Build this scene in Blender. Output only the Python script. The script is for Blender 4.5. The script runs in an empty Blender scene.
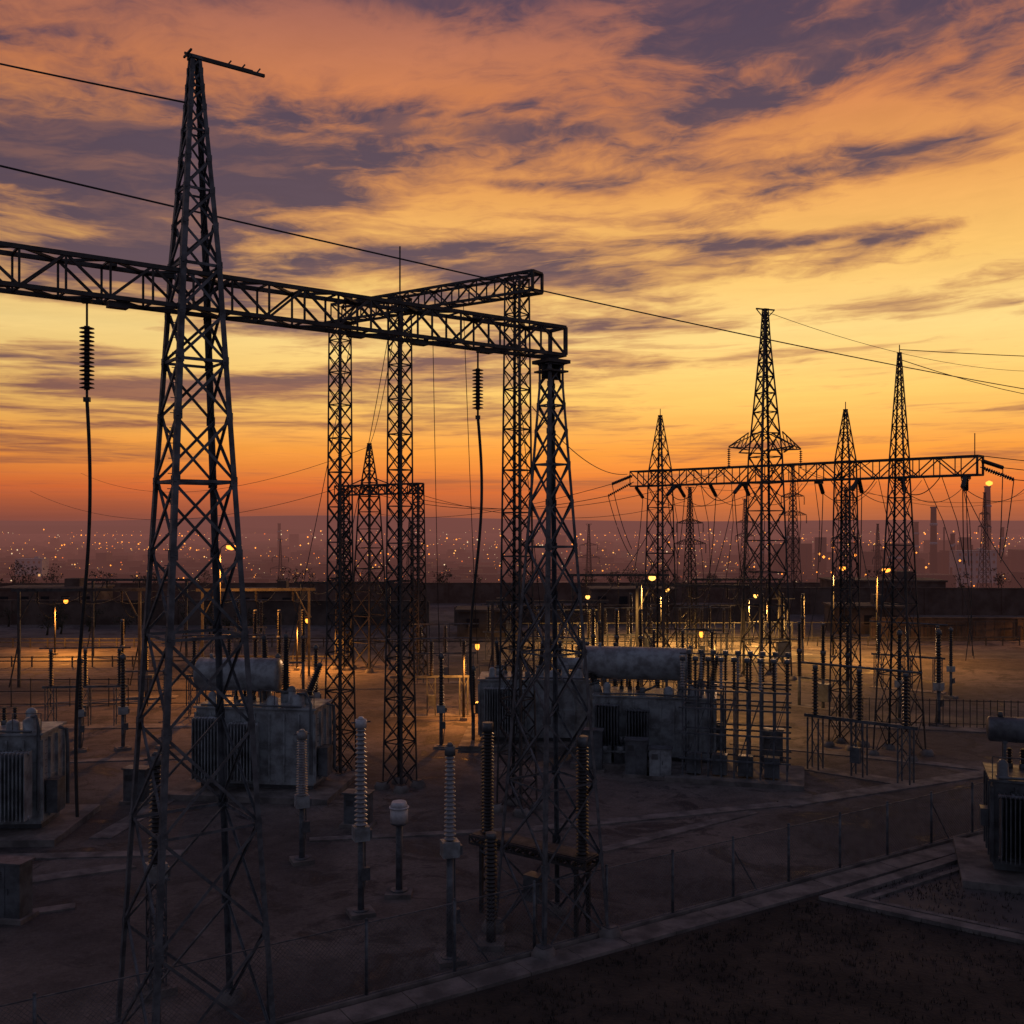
import bpy, math, random
from mathutils import Vector, Matrix
random.seed(7)
R=math.radians
scene=bpy.context.scene
scene.view_settings.view_transform='Standard'
scene.view_settings.look='None'
scene.view_settings.exposure=0

def lin(c):
    return tuple(((x/255)/12.92 if x/255<=0.04045 else ((x/255+0.055)/1.055)**2.4) for x in c)+(1.0,)

# ------------------------------------------------------------------ node helpers
class N:
    def __init__(s,nt): s.nt=nt
    def new(s,t): return s.nt.nodes.new(t)
    def link(s,a,b): s.nt.links.new(a,b)
    def put(s,sock,val):
        if isinstance(val,bpy.types.NodeSocket): s.link(val,sock)
        else: sock.default_value=val
    def m(s,op,a,b=0.0,c=0.0,clamp=False):
        n=s.new('ShaderNodeMath'); n.operation=op; n.use_clamp=clamp
        s.put(n.inputs[0],a); s.put(n.inputs[1],b)
        if len(n.inputs)>2: s.put(n.inputs[2],c)
        return n.outputs[0]
    def ramp(s,fac,stops,interp='LINEAR'):
        n=s.new('ShaderNodeValToRGB'); cr=n.color_ramp; cr.interpolation=interp
        while len(cr.elements)<len(stops): cr.elements.new(0.5)
        for e,(p,c) in zip(cr.elements,stops):
            e.position=p; e.color=c
        s.put(n.inputs[0],fac); return n.outputs[0]
    def noise(s,vec,scale=5,detail=6,rough=.55,dist=0.0):
        n=s.new('ShaderNodeTexNoise'); s.put(n.inputs['Vector'],vec)
        n.inputs['Scale'].default_value=scale; n.inputs['Detail'].default_value=detail
        n.inputs['Roughness'].default_value=rough; n.inputs['Distortion'].default_value=dist
        return n.outputs[0]
    def comb(s,x,y,z=0.0):
        n=s.new('ShaderNodeCombineXYZ'); s.put(n.inputs[0],x); s.put(n.inputs[1],y); s.put(n.inputs[2],z)
        return n.outputs[0]
    def mix(s,f,a,b,mode='MIX'):
        n=s.new('ShaderNodeMix'); n.data_type='RGBA'; n.blend_type=mode; n.clamp_result=False
        s.put(n.inputs[0],f); s.put(n.inputs[6],a); s.put(n.inputs[7],b)
        return n.outputs[2]
    def sstep(s,x,lo,hi):
        n=s.new('ShaderNodeMapRange'); n.interpolation_type='SMOOTHSTEP'; n.clamp=True
        s.put(n.inputs[0],x); n.inputs[1].default_value=lo; n.inputs[2].default_value=hi
        return n.outputs[0]

# ------------------------------------------------------------------ world / sky
world=bpy.data.worlds.new("World"); scene.world=world; world.use_nodes=True
nt=world.node_tree; nt.nodes.clear(); k=N(nt)
tc=k.new('ShaderNodeTexCoord'); sep=k.new('ShaderNodeSeparateXYZ'); k.link(tc.outputs['Generated'],sep.inputs[0])
X,Y,Z=sep.outputs
az=k.m('MULTIPLY',k.m('ARCTAN2',X,Y),57.2958)
el=k.m('MULTIPLY',k.m('ARCSINE',Z),57.2958)
elc=k.m('MAXIMUM',el,0.0)
kk=k.m('DIVIDE',3.5,k.m('ADD',k.m('MAXIMUM',Z,0.0),0.17))
azs=k.m('MULTIPLY',az,0.070)
tilt=k.m('ADD',kk,k.m('MULTIPLY',az,0.012))
w1=k.m('SUBTRACT',k.noise(k.comb(azs,tilt,5.1),0.9,3,.55),0.5)
w2=k.m('SUBTRACT',k.noise(k.comb(azs,tilt,9.7),0.9,4,.6),0.5)
vec2=k.comb(k.m('ADD',azs,k.m('MULTIPLY',w1,1.2)),k.m('ADD',tilt,k.m('MULTIPLY',w2,1.0)),0.37)
n1=k.noise(vec2,0.95,8,.64)
n2=k.noise(k.comb(k.m('MULTIPLY',azs,1.9),k.m('ADD',k.m('MULTIPLY',tilt,3.0),k.m('MULTIPLY',w2,2.4)),3.3),1.0,5,.64)
azw=k.m('ADD',az,k.m('MULTIPLY',w1,12.0)); elw=k.m('ADD',el,k.m('MULTIPLY',w2,3.6))
def blob(a0,e0,w,h,amp):
    p=k.m('DIVIDE',k.m('SUBTRACT',azw,a0),w); q=k.m('DIVIDE',k.m('SUBTRACT',elw,e0),h)
    r=k.m('MULTIPLY_ADD',q,q,k.m('MULTIPLY',p,p))
    return k.m('MULTIPLY',k.m('EXPONENT',k.m('MULTIPLY',r,-1.0)),amp)
blobs=[(-22,17.6,11,3.2,.8),(-17,13.2,14,1.5,.5),(-3,14.3,9,1.3,.6),(2,12,12,.8,.38),(20,24.0,13,2.0,.8),(5,21.4,15,1.1,.5),(-5,27.8,26,1.6,.6),(20,27,14,3,.35),
 (-20,7.3,10,1.0,.8),(3,18,4.5,.6,.75),(15,15.6,5.5,.7,.85),(22.5,15.2,3.5,.6,.6),(20,18.6,8,.8,.4),(12,10.9,9,.6,.45),(-8,8.3,7,.9,.4),(4,9.4,7,.5,.35),(8,13.6,10,.5,.3),
 (-4,24.2,12,1.6,-.5),(16,17,12,1.4,-.35),(22,20.9,6,1.2,-.6),(17,13,12,1.6,-.4),(17,7.5,16,2.6,-.55),(-20,9.8,10,1.1,-.85),(-12,4.5,20,1.6,-.3)]
acc=0.0
for b in blobs: acc=k.m('ADD',blob(*b),acc)
d=k.m('ADD',k.m('ADD',k.m('MULTIPLY',k.m('SUBTRACT',n1,0.5),3.3),k.m('MULTIPLY',k.m('SUBTRACT',n2,.5),1.7)),k.m('ADD',acc,.36))
dens=k.sstep(d,0.0,1.0)
dens=k.m('MULTIPLY',dens,k.sstep(el,0.3,3.5))
def E(x): return x/90.0
ef=k.m('DIVIDE',elc,90.0)
clear=k.ramp(ef,[(0,lin((124,74,68))),(E(.9),lin((160,84,62))),(E(2.2),lin((222,108,54))),(E(4.2),lin((250,158,64))),(E(7),lin((255,202,106))),
 (E(10.5),lin((255,218,136))),(E(14),lin((250,196,108))),(E(18),lin((236,164,88))),(E(22.5),lin((212,130,80))),(E(28),lin((154,96,92))),(E(42),lin((92,80,108))),(1,lin((66,72,104)))])
cloudA=k.ramp(ef,[(0,lin((116,68,62))),(E(4),lin((154,88,64))),(E(8),lin((130,93,85))),(E(14),lin((98,77,85))),(E(20),lin((90,72,84))),(E(28),lin((78,63,83))),(1,lin((60,66,96)))])
cloudB=k.ramp(ef,[(0,lin((130,74,62))),(E(8),lin((176,120,90))),(E(14),lin((146,106,92))),(E(20),lin((134,94,88))),(E(28),lin((110,78,88))),(1,lin((66,70,98)))])
cloud=k.mix(k.m('MULTIPLY',k.sstep(n2,.60,.36),.85),cloudA,cloudB)
col=k.mix(dens,clear,cloud)
edge=k.m('MULTIPLY',k.m('MULTIPLY',dens,k.m('SUBTRACT',1.0,dens)),k.sstep(el,4,10))
edge=k.m('MULTIPLY',edge,k.m('SUBTRACT',1.0,k.sstep(el,22,30)))
col=k.mix(k.m('MULTIPLY',edge,0.8,clamp=True),col,lin((226,132,70)))
tex=k.m('ADD',0.84,k.m('MULTIPLY',n2,0.32))
col=k.mix(1.0,col,k.comb(tex,tex,tex),'MULTIPLY')
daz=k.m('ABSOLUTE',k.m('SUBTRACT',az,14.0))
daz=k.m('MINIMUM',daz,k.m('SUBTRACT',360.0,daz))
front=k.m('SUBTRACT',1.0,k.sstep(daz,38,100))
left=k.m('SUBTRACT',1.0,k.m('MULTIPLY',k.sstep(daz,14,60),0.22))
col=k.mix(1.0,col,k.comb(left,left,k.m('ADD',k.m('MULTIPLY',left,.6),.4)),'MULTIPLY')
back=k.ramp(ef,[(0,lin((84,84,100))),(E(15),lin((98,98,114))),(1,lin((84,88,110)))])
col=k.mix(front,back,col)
sky=k.new('ShaderNodeTexSky'); sky.sky_type='NISHITA'; sky.sun_disc=False
sky.sun_elevation=R(1.5); sky.sun_rotation=R(14)
col=k.mix(0.006,col,sky.outputs[0],'ADD')
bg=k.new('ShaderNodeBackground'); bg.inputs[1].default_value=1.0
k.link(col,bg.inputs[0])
out=k.new('ShaderNodeOutputWorld'); k.link(bg.outputs[0],out.inputs[0])
world.cycles.sampling_method='MANUAL'; world.cycles.sample_map_resolution=512

sl=bpy.data.lights.new("sun",'SUN'); sl.energy=0.25; sl.angle=R(6); sl.color=(1,.55,.28)
so=bpy.data.objects.new("sun",sl); scene.collection.objects.link(so)
so.rotation_euler=Vector((-math.sin(R(14)),-math.cos(R(14)),-math.tan(R(3)))).to_track_quat('-Z','Y').to_euler()

# ------------------------------------------------------------------ materials
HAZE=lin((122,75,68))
def mat(name,c1,c2=None,rough=.7,metal=0.0,scale=3.0,bump=0.0,bscale=20,haze=0,detail=4,coord='Object'):
    m=bpy.data.materials.new(name); m.use_nodes=True
    nt=m.node_tree; k=N(nt); b=nt.nodes['Principled BSDF']; o=nt.nodes['Material Output']
    if c2 is None: c2=tuple(x*.6 for x in c1)
    t=k.new('ShaderNodeTexCoord'); g=k.new('ShaderNodeNewGeometry')
    v=t.outputs['Object'] if coord=='Object' else g.outputs['Position']
    f=k.noise(v,scale,detail,.6)
    f=k.sstep(f,.32,.68)
    k.link(k.mix(f,tuple(c1)+(1,),tuple(c2)+(1,)),b.inputs['Base Color'])
    rv=k.m('ADD',k.m('MULTIPLY',f,.2),rough-.1,clamp=True); k.link(rv,b.inputs['Roughness'])
    b.inputs['Metallic'].default_value=metal
    if bump:
        bn=k.new('ShaderNodeBump'); bn.inputs['Strength'].default_value=bump; bn.inputs['Distance'].default_value=.05
        k.link(k.noise(v,bscale,4,.6),bn.inputs['Height']); k.link(bn.outputs[0],b.inputs['Normal'])
    if haze: add_haze_emission(k,b.outputs[0],o.inputs[0],g,haze)
    return m
def add_haze_emission(k,sh,outsock,g,L):  # haze painted into the material: surface fades to a flat glow with distance
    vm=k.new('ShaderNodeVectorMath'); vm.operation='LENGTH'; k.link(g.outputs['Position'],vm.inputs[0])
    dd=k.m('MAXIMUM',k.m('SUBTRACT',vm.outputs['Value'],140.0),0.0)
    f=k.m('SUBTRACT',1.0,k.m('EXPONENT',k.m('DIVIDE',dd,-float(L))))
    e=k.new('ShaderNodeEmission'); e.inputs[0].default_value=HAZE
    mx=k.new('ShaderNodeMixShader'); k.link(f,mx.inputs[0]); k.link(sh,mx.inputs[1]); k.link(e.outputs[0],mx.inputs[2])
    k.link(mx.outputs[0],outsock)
def noemis(m): m.cycles.emission_sampling='NONE'; return m
def emis(name,c,s,sample=True):
    m=bpy.data.materials.new(name); m.use_nodes=True; nt=m.node_tree
    nt.nodes.clear(); k=N(nt); e=k.new('ShaderNodeEmission'); e.inputs[0].default_value=tuple(c)+(1,); e.inputs[1].default_value=s
    o=k.new('ShaderNodeOutputMaterial'); k.link(e.outputs[0],o.inputs[0])
    if not sample: m.cycles.emission_sampling='NONE'
    return m
STEEL=mat('galvanised_steel',(.14,.155,.175),(.06,.066,.076),.6,.2,2.5,.0)
STEELD=mat('weathered_steel',(.065,.063,.065),(.03,.029,.03),.65,.15,2.0)
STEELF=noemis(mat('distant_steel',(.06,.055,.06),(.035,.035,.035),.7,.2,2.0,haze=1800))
PAINT=mat('grey_tank_paint',(.36,.40,.42),(.15,.155,.16),.36,.0,1.6,.2,8,detail=8)
PAINTD=mat('dark_tank_paint',(.14,.155,.17),(.055,.058,.063),.42,.0,1.5,.15,8,detail=7)
PORC=mat('grey_porcelain',(.34,.34,.36),(.20,.20,.22),.28,0,4)
PORB=mat('dark_porcelain',(.03,.023,.023),(.018,.016,.018),.35,0,4)
WHITE=mat('white_paint',(.62,.63,.66),(.42,.43,.45),.45,0,3)
CONC=mat('concrete',(.22,.20,.19),(.09,.083,.08),.9,0,1.0,.4,14,coord='P',detail=8)
WIRE=mat('conductor',(.03,.03,.034),(.02,.02,.02),.6,.2,5)
SOIL=mat('soil',(.046,.036,.029),(.018,.015,.013),.95,0,.35,1.0,6,coord='P',detail=8)
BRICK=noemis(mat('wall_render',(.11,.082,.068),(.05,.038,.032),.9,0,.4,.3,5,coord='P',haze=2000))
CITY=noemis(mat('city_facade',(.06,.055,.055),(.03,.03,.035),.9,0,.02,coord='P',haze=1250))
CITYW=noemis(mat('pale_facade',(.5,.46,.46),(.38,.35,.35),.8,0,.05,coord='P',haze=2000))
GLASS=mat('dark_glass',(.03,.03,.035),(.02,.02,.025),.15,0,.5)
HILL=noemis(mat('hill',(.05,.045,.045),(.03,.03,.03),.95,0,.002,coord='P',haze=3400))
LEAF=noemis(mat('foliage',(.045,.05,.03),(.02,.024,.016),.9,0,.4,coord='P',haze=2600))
ROAD=mat('asphalt',(.095,.086,.082),(.045,.041,.04),.75,0,.25,.3,12,coord='P',detail=7)
LINE=mat('road_paint',(.5,.5,.48),(.3,.3,.29),.7,0,1.0,coord='P')
LAMPO=emis('sodium_lamp',(1,.30,.035),3.2,False); LAMPY=emis('warm_lamp',(1,.46,.09),3.2,False)

def ground_mat():
    m=bpy.data.materials.new('yard_ground'); m.use_nodes=True; nt=m.node_tree; k=N(nt)
    b=nt.nodes['Principled BSDF']; o=nt.nodes['Material Output']; g=k.new('ShaderNodeNewGeometry'); P=g.outputs['Position']
    a=k.sstep(k.noise(P,.07,4,.6,.6),.40,.60); f=k.noise(P,1.1,8,.78); s=k.noise(P,.3,7,.75,1.2); gr=k.noise(P,7,4,.8)
    c=k.mix(a,(.155,.132,.120,1),(.078,.068,.066,1))
    c=k.mix(k.sstep(s,.50,.62),c,(.040,.036,.036,1))
    ff=k.m('MULTIPLY',k.m('ADD',.1,k.m('MULTIPLY',f,1.8)),k.m('ADD',.35,k.m('MULTIPLY',gr,1.3))); c=k.mix(1.0,c,k.comb(ff,ff,ff),'MULTIPLY')
    k.link(c,b.inputs['Base Color']); b.inputs['Specular IOR Level'].default_value=.35
    k.link(k.m('SUBTRACT',.96,k.m('MULTIPLY',k.sstep(s,.54,.68),.45)),b.inputs['Roughness'])
    bn=k.new('ShaderNodeBump'); bn.inputs['Strength'].default_value=.8; bn.inputs['Distance'].default_value=.05
    k.link(k.noise(P,6,5,.75),bn.inputs['Height']); k.link(bn.outputs[0],b.inputs['Normal'])
    add_haze_emission(k,b.outputs[0],o.inputs[0],g,1900)
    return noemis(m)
GROUND=ground_mat()

# ------------------------------------------------------------------ mesh accumulator
class M:
    def __init__(s): s.v=[];s.f=[];s.m=[];s.s=[];s.mats=[]
    def mi(s,mt):
        if mt not in s.mats: s.mats.append(mt)
        return s.mats.index(mt)
    def add(s,vs,fs,mt,smooth=False):
        o=len(s.v); s.v+= [tuple(v) for v in vs]; i=s.mi(mt)
        for f in fs: s.f.append([x+o for x in f]); s.m.append(i); s.s.append(smooth)
    def box(s,c,size,mt,rot=0.0):
        cx,cy,cz=c; a,b,h=size[0]/2,size[1]/2,size[2]/2; co,si=math.cos(rot),math.sin(rot)
        vs=[]
        for z in (-h,h):
            for x,y in ((-a,-b),(a,-b),(a,b),(-a,b)):
                vs.append((cx+x*co-y*si,cy+x*si+y*co,cz+z))
        s.add(vs,[(3,2,1,0),(4,5,6,7),(0,1,5,4),(1,2,6,5),(2,3,7,6),(3,0,4,7)],mt)
    def plate(s,p0,p1,wd,w,td,t,mt):
        p0=Vector(p0);p1=Vector(p1);wd=wd*w;td=td*t
        vs=[]
        for p in (p0,p1):
            vs+=[p,p+wd,p+wd+td,p+td]
        s.add(vs,[(3,2,1,0),(4,5,6,7),(0,1,5,4),(1,2,6,5),(2,3,7,6),(3,0,4,7)],mt)
    def bar(s,p0,p1,w,mt,h=None):
        p0=Vector(p0);p1=Vector(p1);d=(p1-p0).normalized(); h=h or w
        up=Vector((0,0,1)) if abs(d.z)<.95 else Vector((0,1,0))
        a=d.cross(up).normalized(); b=a.cross(d).normalized()
        s.plate(p0-a*w/2-b*h/2,p1-a*w/2-b*h/2,a,w,b,h,mt)
    def cyl(s,p0,p1,r,mt,n=12,r2=None,caps=True):
        s.lathe(p0,Vector(p1)-Vector(p0),[(r,0),(r2 if r2 is not None else r,1)],mt,n,True,caps)
    def lathe(s,p0,ax,prof,mt,n=12,unit=False,caps=True):
        p0=Vector(p0);ax=Vector(ax);L=ax.length;d=ax.normalized()
        up=Vector((0,0,1)) if abs(d.z)<.95 else Vector((0,1,0))
        a=d.cross(up).normalized(); b=a.cross(d).normalized(); vs=[]
        for r,h in prof:
            c=p0+d*(h*L if unit else h)
            for i in range(n):
                t=2*math.pi*i/n; vs.append(c+a*math.cos(t)*r+b*math.sin(t)*r)
        fs=[]
        for j in range(len(prof)-1):
            for i in range(n):
                i2=(i+1)%n; fs.append((j*n+i,j*n+i2,(j+1)*n+i2,(j+1)*n+i))
        s.add(vs,fs,mt,True)
        if caps:
            o=len(s.v)-len(vs); i=s.mi(mt)
            s.f.append([o+x for x in range(n)][::-1]); s.m.append(i); s.s.append(False)
            q=o+(len(prof)-1)*n
            s.f.append([q+x for x in range(n)]); s.m.append(i); s.s.append(False)
    def insul(s,p0,p1,rc,rs,ns,mt,n=12,taper=1.0):
        p0=Vector(p0);L=(Vector(p1)-p0).length; pr=[]; st=L/ns
        for i in range(ns):
            f=1-(1-taper)*i/ns; z=i*st
            pr+=[(rc*f,z),(rc*f,z+st*.3),(rs*f,z+st*.42),(rs*f*.96,z+st*.55),(rc*f,z+st*.85)]
        pr.append((rc*taper,L)); s.lathe(p0,Vector(p1)-p0,pr,mt,n)
    def dome_cyl(s,p0,p1,r,mt,n=20):
        L=(Vector(p1)-Vector(p0)).length
        s.lathe(p0,Vector(p1)-Vector(p0),[(.02,-.16*r),(r*.55,-.12*r),(r*.88,-.03*r),(r,.06),(r,L*.33),(r*1.025,L*.335),(r*1.025,L*.35),(r,L*.355),(r,L*.65),(r*1.025,L*.655),(r*1.025,L*.67),(r,L*.675),(r,L-.06),(r*.88,L+.03*r),(r*.55,L+.12*r),(.02,L+.16*r)],mt,n)
    def sag(s,p0,p1,sg,r,mt,n=16,sides=5):
        p0=Vector(p0);p1=Vector(p1);pts=[]
        for i in range(n+1):
            t=i/n; p=p0.lerp(p1,t); p.z-=4*sg*t*(1-t); pts.append(p)
        s.path(pts,r,mt,sides)
    def path(s,pts,r,mt,sides=6):
        vs=[];fs=[];n=len(pts)
        for i,p in enumerate(pts):
            d=(Vector(pts[min(i+1,n-1)])-Vector(pts[max(i-1,0)])).normalized()
            up=Vector((0,0,1)) if abs(d.z)<.9 else Vector((0,1,0))
            a=d.cross(up).normalized(); b=a.cross(d).normalized()
            for j in range(sides):
                t=2*math.pi*j/sides; vs.append(Vector(p)+a*math.cos(t)*r+b*math.sin(t)*r)
        for i in range(n-1):
            for j in range(sides):
                j2=(j+1)%sides; fs.append((i*sides+j,i*sides+j2,(i+1)*sides+j2,(i+1)*sides+j))
        s.add(vs,fs,mt,True)
    def mesh(s,name):
        me=bpy.data.meshes.new(name); me.from_pydata(s.v,[],s.f)
        for x in s.mats: me.materials.append(x)
        me.polygons.foreach_set('material_index',s.m); me.polygons.foreach_set('use_smooth',s.s); me.update()
        return me
    def build(s,name,loc=(0,0,0),rot=0.0):
        return place(s.mesh(name),name,loc,rot)
def place(me,name,loc,rot=0.0,sc=1.0):
    o=bpy.data.objects.new(name,me); scene.collection.objects.link(o)
    o.location=loc; o.rotation_euler=(0,0,rot); o.scale=(sc,sc,sc); return o

# ------------------------------------------------------------------ lattice structures
def lattice(m,prof,leg,br,kf,mt,t=.012,hor=1,zig=False,foot=True,z0=0.0,gus=False):
    def S(z):
        for (a,sa),(b,sb) in zip(prof,prof[1:]):
            if z<=b+1e-6: return sa+(sb-sa)*(z-a)/(b-a)
        return prof[-1][1]
    zs=[z0]; top=prof[-1][0]
    for bz in [p[0] for p in prof[1:]]:
        a=zs[-1]
        n=max(1,round((bz-a)/(((S(a)+S(bz))/2)*kf)))
        z=a;cur=[a]
        ws=[max(.25,S(a+(bz-a)*(i+.5)/n)) for i in range(n)]; tot=sum(ws)
        for x in ws: cur.append(cur[-1]+x/tot*(bz-a))
        cur[-1]=bz; zs+=cur[1:]
    C=[(-1,-1),(1,-1),(1,1),(-1,1)]
    for a,b in zip(zs,zs[1:]):
        sa,sb=S(a)/2,S(b)/2; lg=leg*min(1,.5+.45*(sa+sb))
        for (cx,cy) in C:
            p0=Vector((cx*sa,cy*sa,a));p1=Vector((cx*sb,cy*sb,b))
            ix=Vector((-cx,0,0));iy=Vector((0,-cy,0))
            m.plate(p0,p1,ix,lg,iy,t,mt); m.plate(p0+iy*(t*1.02),p1+iy*(t*1.02),iy,lg,ix,t,mt)
    for idx,(a,b) in enumerate(zip(zs,zs[1:])):
        sa,sb=S(a)/2,S(b)/2; bw=br*min(1,.42+.5*(sa+sb))
        for q in range(4):
            c0=C[q];c1=C[(q+1)%4]
            nrm=Vector((-(c0[0]+c1[0])/2,-(c0[1]+c1[1])/2,0))
            A0=Vector((c0[0]*sa,c0[1]*sa,a));A1=Vector((c1[0]*sa,c1[1]*sa,a))
            B0=Vector((c0[0]*sb,c0[1]*sb,b));B1=Vector((c1[0]*sb,c1[1]*sb,b))
            def brace(p,q2,off):
                d=(q2-p).normalized(); wd=d.cross(nrm).normalized(); o=nrm*off
                m.plate(p+o-wd*bw/2,q2+o-wd*bw/2,wd,bw,nrm,t,mt)
                m.plate(p+o-wd*bw/2+nrm*t,q2+o-wd*bw/2+nrm*t,wd,t,nrm,bw*.6,mt)
            if zig:
                if (idx+q)%2: brace(A0,B1,t*1.2)
                else: brace(A1,B0,t*1.2)
            else:
                brace(A0,B1,t*1.2); brace(A1,B0,t*1.2+bw+t*1.3)
            if hor and idx%hor==0 and idx>0: brace(A0,A1,t*1.4+bw*.2)
            if gus:
                g_=.5+.5*min(1,(sa+sb)/2)
                for P_,dr in ((A0,1),(A1,-1)):
                    tx=(A1-A0).normalized()*dr
                    m.plate(P_+nrm*(-t)+Vector((0,0,-.13*g_)),P_+nrm*(-t)+Vector((0,0,.15*g_)),tx,.2*g_,nrm,t*.9,mt)
    sb=S(top)/2
    for q in range(4):
        c0=C[q];c1=C[(q+1)%4]
        m.bar((c0[0]*sb,c0[1]*sb,top),(c1[0]*sb,c1[1]*sb,top),br*.9,mt)
    if foot:
        s0=S(z0)/2
        for cx,cy in C:
            m.lathe((cx*s0,cy*s0,-.3),(0,0,1),[(.42,0),(.42,.45),(.3,.65)],CONC,10)
            m.box((cx*s0,cy*s0,.36),(.4,.4,.03),mt)
def truss(m,L0,L1,h,w,mt,ch=.12,br=.07,n=None,z=0.0):
    n=n or int((L1-L0)/(h*1.1)); st=(L1-L0)/n
    for sy in (-1,1):
        for sz in (-1,1):
            m.bar((L0,sy*w/2,z+sz*h/2),(L1,sy*w/2,z+sz*h/2),ch,mt)
    for i in range(n):
        a=L0+i*st;b=a+st;s=1 if i%2 else -1
        for sy in (-1,1):
            m.bar((a,sy*(w/2),z-s*h/2),(b,sy*(w/2),z+s*h/2),br,mt)
            m.bar((a,sy*(w/2+.01),z-h/2),(a,sy*(w/2+.01),z+h/2),br*.8,mt)
        for sz in (-1,1):
            m.bar((a,-s*w/2,z+sz*(h/2+.005)),(b,s*w/2,z+sz*(h/2+.005)),br,mt)
            m.bar((a,-w/2,z+sz*(h/2)),(a,w/2,z+sz*(h/2)),br*.8,mt)
    for sy in (-1,1): m.bar((L1,sy*w/2,z-h/2),(L1,sy*w/2,z+h/2),ch,mt)
    for sz in (-1,1): m.bar((L1,-w/2,z+sz*h/2),(L1,w/2,z+sz*h/2),ch,mt)

BR=math.atan2(.590,.808)
m=M(); lattice(m,[(0,3.35),(19.8,1.24),(21.1,1.12),(26.8,.28)],.15,.08,1.0,STEEL,hor=2,gus=True)
m.bar((-.25,0,26.85),(2.0,0,26.85),.08,STEELD); m.bar((-.25,.12,26.95),(1.7,.12,26.95),.05,STEELD)
for x in (.9,1.3,1.75): m.bar((x,0,26.85),(x+.12,0,27.02),.04,STEELD)
m.bar((-.2,-.3,26.9),(-.2,.3,26.9),.05,STEELD)
for i in range(60):
    z=1+i*.4; s=(3.35+(1.24-3.35)*min(z,19.8)/19.8)/2
    if z<19.5: m.bar((-s,-s,z),(-s-.16,-s-.02,z),.022,STEEL)
m.build('lattice_tower',(-8.67,28,0),BR)
m=M(); lattice(m,[(0,2.85),(18.9,.62),(19.6,.62)],.12,.07,.95,STEEL,hor=2,gus=True)
m.box((0,0,19.68),(.95,.95,.12),STEELD); m.box((0,0,19.35),(.85,.85,.06),STEELD)
for x in (-.25,.25): m.cyl((x,0,19.1),(x,0,19.62),.14,STEELD,10)
m.build('gantry_column',(1.35,35.3,0),BR)
m=M(); truss(m,-12,12.7,.95,.85,STEELD,.11,.065)
for x in (-7.8,-2.1,4.8,7.0,9.5): m.box((x,-.2,-.62),(.5,.3,.16),STEELD); m.box((x,.3,.56),(.2,.2,.14),STEELD)
m.build('gantry_beam',(-8.67,28,20.38),BR)
B2=math.atan2(-.565,.825)
for loc,h,s0 in (((0.25,50.8,0),26.3,1.25),((-6.03,55.1,0),26.3,1.1),((-9.69,57.7,0),25.4,1.1)):
    m=M(); lattice(m,[(0,s0+.25),(8,s0),(h,.92)],.11,.065,.95,STEELD,hor=2)
    if loc[0]==-6.03: m.cyl((0,0,26.4),(0,0,29.1),.045,STEELD,6)
    if loc[0]==-9.69: m.box((0,0,25.5),(1.3,1.3,.1),STEELD)
    m.build('gantry_column',loc,B2)
m=M(); truss(m,-12.3,1.2,.95,.85,STEELD,.12,.07)
m.build('gantry_beam',(.25,50.8,26),B2)
for x,y,h,s in ((-8.7,95,18,1.0),(-16.6,101,18,1.0)):
    m=M(); lattice(m,[(0,s*1.3),(h,s*.8)],.12,.08,1.0,STEELF,t=.03); m.build('gantry_column',(x,y,0),-.64)
m=M(); lattice(m,[(0,3.0),(17,1.5),(22.2,.3)],.14,.08,1.0,STEELF,t=.03)
for sx in (-1,1):
    m.bar((sx*.7,0,17.8),(sx*2.6,0,18.2),.09,STEELF); m.bar((sx*.6,0,18.8),(sx*2.6,0,18.2),.09,STEELF)
m.build('transmission_tower',(-14,100.5,0),-.64)
m=M(); truss(m,-6,5,.9,.8,STEELF,.14,.09); m.build('gantry_beam',(-12.5,98,17.6),-.64)
B3=math.atan2(-.687,.727)
for (x,y),prof in (((10.9,75.3),[(0,2.0),(17,1.35),(18.2,1.25),(22.2,.22)]),((21.3,65.4),[(0,1.6),(17,1.1),(18.2,1.05),(21.5,.2)]),((23.8,62.9),[(0,2.4),(17,1.0),(18.2,.95),(24.7,.2)])):
    m=M(); lattice(m,prof,.10,.058,1.1,STEELD,t=.018,hor=2)
    m.cyl((0,0,prof[-1][0]),(0,0,prof[-1][0]+.5),.03,STEELD,5)
    m.build('lattice_tower',(x,y,0),B3)
m=M(); truss(m,-2.4,22.6,1.1,.95,STEELD,.11,.065)
m.cyl((22.3,0,.6),(22.3,0,1.9),.03,STEELD,5)
for x in (1.5,6.9,12.5,18,21.8): m.box((x,0,-.68),(.4,.5,.2),STEELD)
m.build('gantry_beam',(10.9,75.3,17.6),B3)
def line_tower(H,sb,sw,zw,arms,mt,leg=.16,br=.09):
    m=M(); lattice(m,[(0,sb),(zw,sw),(H-3,.75),(H,.45)],leg,br,.95,mt,t=.03)
    for z,l,hh in arms:
        s=(sw+(.75-sw)*(z-zw)/(H-3-zw))/2 if z>zw else sw/2
        for sx in (-1,1):
            for sy in (-1,1):
                m.bar((sx*s,sy*s,z),(sx*l,0,z+.1),br,mt); m.bar((sx*s,sy*s,z+hh),(sx*l,0,z+.15),br,mt)
                for q in range(1,5):
                    f=q/5; f2=(q-1)/5
                    xa=s+(l-s)*f; m.bar((sx*xa,sy*s*(1-f),z+.1*f),(sx*(s+(l-s)*f2),sy*s*(1-f2),z+hh*(1-f2)),br*.7,mt)
            m.insul((sx*l,0,z-1.7),(sx*l,0,z),.05,.16,9,PORB,8)
    m.bar((-1.0,0,H),(1.0,0,H),.12,mt); m.bar((-1.0,0,H),(0,0,H-1),.07,mt); m.bar((1.0,0,H),(0,0,H-1),.07,mt)
    return m
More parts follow.
